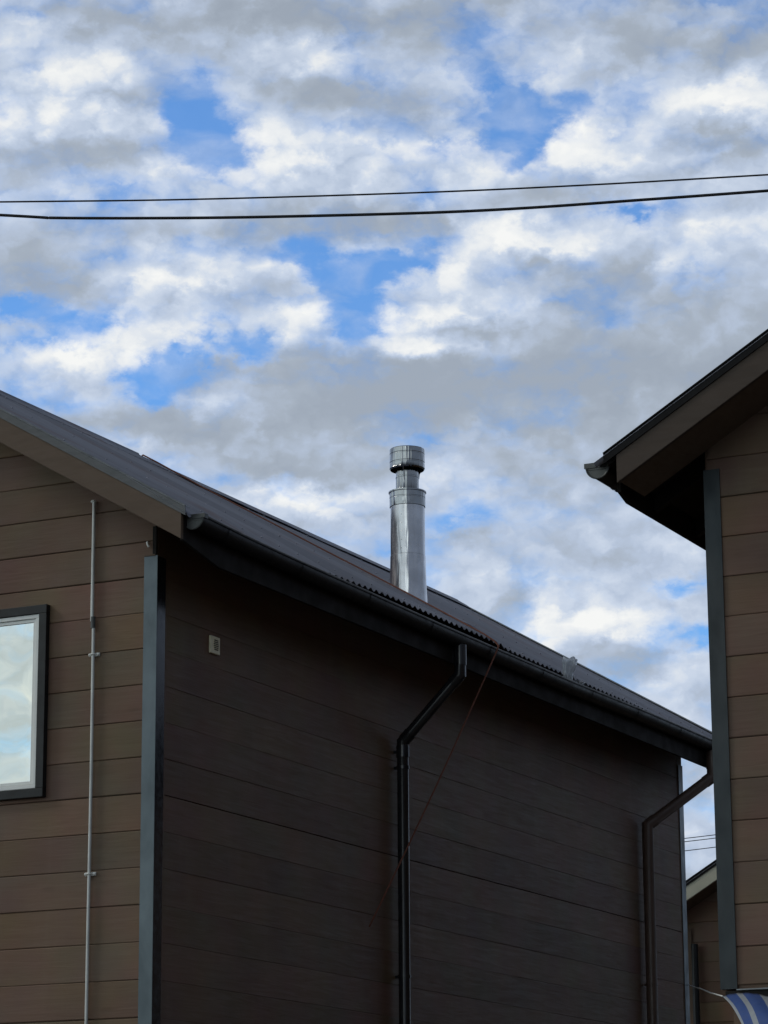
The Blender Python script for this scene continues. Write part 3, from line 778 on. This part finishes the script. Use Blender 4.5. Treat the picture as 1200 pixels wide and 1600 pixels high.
f_lathe('inner_pipe', [(.083, zs(775)), (.083, zs(768)), (.080, zs(766)), (.080, zs(748.4)), (.0815, zs(748)), (.0815, zs(746)), (.079, zs(745.5)), (.079, zs(728)), (.070, zs(724))], 'steel', flue)
cw = f_lathe('cowl', [(.117, zs(735.5)), (.1235, zs(733.5)), (.1225, zs(733)), (.1225, zs(726.6)), (.1205, zs(726)), (.1205, zs(724.6)), (.1225, zs(724)), (.1225, zs(713.4)), (.1205, zs(713)), (.1205, zs(711.6)), (.1225, zs(711)), (.1225, zs(704.4)), (.119, zs(703.5)), (.06, zs(700.5)), (.002, zs(699))], 'steel', flue, cap_top=True)
f_lathe('cowl_inside', [(.117, zs(735.4)), (.119, zs(732)), (.119, zs(712)), (.02, zs(712))], 'soot_slot_shade', cw)
for a in (40, 160, 280):
    bm = BM(); c, s_ = math.cos(R(a)), math.sin(R(a))
    tube(bm, [(FX+c*.081, FY+s_*.081, zs(748)), (FX+c*.086, FY+s_*.086, zs(740)), (FX+c*.112, FY+s_*.112, zs(730))], .005, 6)
    obj('strut', bm, 'steel', flue)
# overlapped seam down the casing and a few rivets
va = R(-85)
for dz in range(5):
    z = zs(860)+dz*.06
    bm = BM(); bmesh.ops.create_icosphere(bm, subdivisions=1, radius=.003, matrix=Matrix.Translation((FX+.1195*math.cos(va), FY+.1195*math.sin(va), z)))
    obj('rivet', bm, 'steel', flue)
# base flashing under the flue
bm = BM()
pts = [(-9.05, FY-.28), (-8.30, FY-.28), (-8.30, FY+.28), (-9.05, FY+.28)]
zz = lambda x: 5.50+TR*(HL['xe']-x)+.014
prism(bm, [(x_, y_, zz(x_)) for x_, y_ in pts], (0, 0, .003))
obj('base_flashing', bm, 'roof', root)

# roofing screws
rs = random.Random(3)
bm = BM()
for xs in (-7.80, -8.55, -9.35, -10.15):
    y = 13.376+.0
    while y < 22.3:
        yy = round(y/PITCHC)*PITCHC
        lf = .014 if yy < 17.45 else 0
        bmesh.ops.create_icosphere(bm, subdivisions=1, radius=.006, matrix=Matrix.Translation((xs+rs.uniform(-.01, .01), yy, 5.50+TR*(HL['xe']-xs)+.012+lf)))
        y += PITCHC*3
obj('roofing_screws', bm, 'roof', HL['roof'])['kind'] = 'stuff'

# ================================================================== RIGHT HOUSE
HR = build_house('brown_house', 'nearer brown boarded house on the right with black roof edge and half round gutter end', -4.85, -1, 13.45, 21.6, -2.63, .36, .5, .05,
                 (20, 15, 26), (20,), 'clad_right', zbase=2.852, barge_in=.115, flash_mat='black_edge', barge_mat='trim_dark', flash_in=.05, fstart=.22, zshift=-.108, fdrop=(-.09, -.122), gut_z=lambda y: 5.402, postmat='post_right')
rr = HR['root']
# ground floor below the upper cladding
bm = BM(); box(bm, -4.78, -.50, 13.55, 21.5, 0, 2.80); obj('ground_floor_wall', bm, 'clad_right', rr)
bm = BM(); box(bm, -4.83, -.40, 13.438, 13.56, 2.801, 2.842); obj('floor_band', bm, 'soffit', rr)
bm = BM(); box(bm, -4.77, -.40, 13.425, 13.462, 2.843, 2.8495, .001); obj('drip_flashing', bm, 'flashing', rr)

# ================================================================== THIRD HOUSE seen through the gap
HF = build_house('far_brown_house', 'far brown boarded house with cream bargeboard seen through the narrow gap', -10.90, -1, 28.35, 36, -8.68, .35, .4, .12,
                 (24,), (24,), 'clad_far', barge_mat='cream_paint', zshift=-.753, flash_mat='black_edge', post_top=4.85)
bm = BM(); tube(bm, [(-10.475, 28.28, 4.70), (-10.475, 28.28, .2)], .034, 14)
obj('downpipe', bm, 'black_metal', HF['root'])
bm = BM(); box(bm, -10.560, -10.520, 28.318, 28.334, 2.0, 4.86, .003); obj('cover_strip', bm, 'trim', HF['root'])

# ================================================================== ROPE over the roof
def rt_z(x, y): return 5.50+TR*(HL['xe']-x)+.012+(.014 if y < 17.45 else 0)
pts = []
for (x, y) in ((-10.60, 17.30), (-10.38, 17.28), (-10.28, 17.30), (-9.95, 17.36), (-9.47, 17.42), (-9.0, 17.40), (-8.7, 17.44), (-8.4, 17.40), (-8.1, 17.32), (-7.9, 17.24), (-7.74, 17.18)):
    z = rt_z(x, y)+.010 if x > -10.38 else rt_z(-10.38, y)+.010-TR*abs(x+10.38)
    if abs(x+10.38) < .2: z += .012
    pts.append(Vector((x, y, z)))
pts += [Vector((-7.66, 17.17, 5.490)), Vector((-7.630, 17.165, 5.455)), Vector((-7.632, 17.14, 5.42))]
d0 = Vector((-7.632, 17.14, 5.42)); dr = ray(577, 1448); t_ = (XW+.02-CAM.x)/dr.x; d1 = CAM+dr*t_
for k in range(1, 13):
    f = k/12; p = d0.lerp(d1, f); p.z -= .05*math.sin(math.pi*f)*.5; pts.append(p)
bm = BM(); tube(bm, pts, .0055, 8); 
tag(obj('rope', bm, 'rope', smooth=True), 'thin rusty red rope lying over the grey roof and hanging past the gutter', 'rope')

# ================================================================== crumpled plastic in the gutter
bm = BM(); n = 22; rings = []
cx_, cyp = -7.70, 18.46
for i in range(11):
    f = i/10; z = 5.425+f*.185; r_ = .034+.026*f**1.4
    ring = []
    for j in range(n):
        a = 2*math.pi*j/n
        k = 1+.30*noise.noise(Vector((math.cos(a)*1.9, math.sin(a)*1.9, f*3.1)))+.12*math.sin(5*a+f*4)
        ring.append(bm.verts.new((cx_+r_*k*math.cos(a)*.8+f*.01, cyp+r_*k*math.sin(a)*1.05+.03*f, z+.020*noise.noise(Vector((a*1.3, f*2, 7))))))
    rings.append(ring)
for a, b in zip(rings, rings[1:]):
    for j in range(n): bm.faces.new((a[j], a[(j+1) % n], b[(j+1) % n], b[j]))
for kk in range(9):          # torn flaps lying on the rim
    a = rs.uniform(0, 6.28); q0 = Vector((cx_+.03*math.cos(a), cyp+.09+rs.uniform(-.09, .16), 5.455+rs.uniform(0, .02)))
    vs = [bm.verts.new(q0+Vector((rs.uniform(-.05, .05), rs.uniform(-.06, .06), rs.uniform(-.025, .03)))) for _ in range(4)]
    bm.faces.new(vs[:3]); bm.faces.new((vs[1], vs[2], vs[3]))
o = obj('plastic_wrapper', bm, 'plastic'); md = o.modifiers.new('t', 'SOLIDIFY'); md.thickness = .0012
tag(o, 'crumpled clear plastic wrapper caught on the edge of the black gutter', 'plastic litter')

# ================================================================== OVERHEAD CABLES
def cable(name, pix, r, label, dist, ext=14.0, group='cables crossing the sky'):
    """hang a cable through the sight lines of pix in an upright plane dist metres up the street"""
    P = []
    for (px, py) in pix:
        d = ray(px, py); t = dist/(d.dot(_h)+.10*d.dot(_r)); P.append(CAM+d*t)
    # continue both ways along the end slopes, sagging
    a = (P[0]-P[1]).normalized(); b = (P[-1]-P[-2]).normalized()
    pre = [P[0]+a*ext*f+Vector((0, 0, .35*f*f)) for f in (1, .6, .3, .12)]
    post = [P[-1]+b*ext*f+Vector((0, 0, .35*f*f)) for f in (.12, .3, .6, 1)]
    # Catmull-Rom
    Q = pre+P+post; out = []
    for i in range(1, len(Q)-2):
        p0, p1, p2, p3 = Q[i-1:i+3]
        for k in range(8):
            t = k/8; out.append(.5*((2*p1)+(p2-p0)*t+(2*p0-5*p1+4*p2-p3)*t*t+(3*p1-p0-3*p2+p3)*t*t*t))
    bm = BM(); tube(bm, out, r, 8)
    return tag(obj(name, bm, 'cable', smooth=True), label, 'cable', group)
cable('overhead_cable', [(0,315.5),(300,311.5),(640,301.5),(900,290),(1200,273)], .0035, 'thinner upper black cable crossing the cloudy sky', 10.5)
cable('overhead_cable', [(0,336),(90,340.5),(300,340.5),(480,337.5),(680,332),(830,324.5),(1000,312.5),(1200,298)], .0056, 'thicker lower black cable crossing the cloudy sky', 10.0)
for yy, lb in ((0, 'topmost of the three distant wires in the gap between the houses'), (5.2, 'middle one of the three distant wires in the gap between the houses'), (19.5, 'lowest of the three distant wires in the gap between the houses')):
    cable('distant_wire', [(1070, 1310+yy), (1100, 1306.5+yy*.99), (1130, 1302.8+yy*.99)], .0055, lb, 40.0, 16.0, 'distant wires in the gap')

# ================================================================== AWNING under the right house's cladding
def pt(px, py, y): 
    d = ray(px, py); return CAM+d*((y-CAM.y)/d.y)
top = [pt(1129, 1556.5, 13.40), pt(1140, 1553, 13.38), pt(1152, 1551.5, 13.34), pt(1165, 1551, 13.28), pt(1182, 1552.5, 13.22), pt(1200, 1556.5, 13.16), pt(1235, 1566, 13.05), pt(1290, 1585, 12.95)]
bot = [pt(1166, 1618, 12.75), pt(1176, 1618, 12.72), pt(1186, 1618, 12.70), pt(1197, 1618, 12.68), pt(1212, 1620, 12.66), pt(1235, 1622, 12.64), pt(1270, 1630, 12.60), pt(1330, 1645, 12.55)]
bm = BM(); uvl = bm.loops.layers.uv.new('UVMap'); rows = []; NU, NV = 28, 12
def cr_(L, f):
    x = f*(len(L)-1); i = min(int(x), len(L)-2); return L[i].lerp(L[i+1], x-i)
for v_ in range(NV+1):
    fv = v_/NV; row = []
    for u_ in range(NU+1):
        fu = u_/NU; a = cr_(top, fu); b = cr_(bot, fu); p = a.lerp(b, fv)
        bow = math.sin(math.pi*fv)
        p += RT*(.034*bow)+Vector((0, -.10*bow, .02*bow)) + Vector((0, 0, .006*noise.noise(Vector((fu*7, fv*3, 1)))))
        row.append((bm.verts.new(p), fu, fv))
    rows.append(row)
for a, b in zip(rows, rows[1:]):
    for j in range(NU):
        q4 = (a[j], a[j+1], b[j+1], b[j]); f_ = bm.faces.new([q[0] for q in q4])
        for lp, q in zip(f_.loops, q4): lp[uvl].uv = (q[1], q[2])
o = obj('awning', bm, 'awning', smooth=True); md = o.modifiers.new('t', 'SOLIDIFY'); md.thickness = .004
tag(o, 'blue and white striped fabric awning sagging under the right house wall', 'awning')
# cord from the awning corner to the left house
a = top[0]; dr = ray(1094, 1544.5); b = CAM+dr*((17.0-CAM.y)/dr.y); dr = ray(1077, 1539); c = CAM+dr*((XW+.012-CAM.x)/dr.x)
bm = BM(); tube(bm, [a, a.lerp(b, .5)+Vector((0, 0, -.004)), b, b.lerp(c, .5)+Vector((0, 0, -.004)), c], .004, 6)
tag(obj('cord', bm, 'conduit', smooth=True), 'thin pale cord stretched from the striped awning corner across the gap', 'cord')
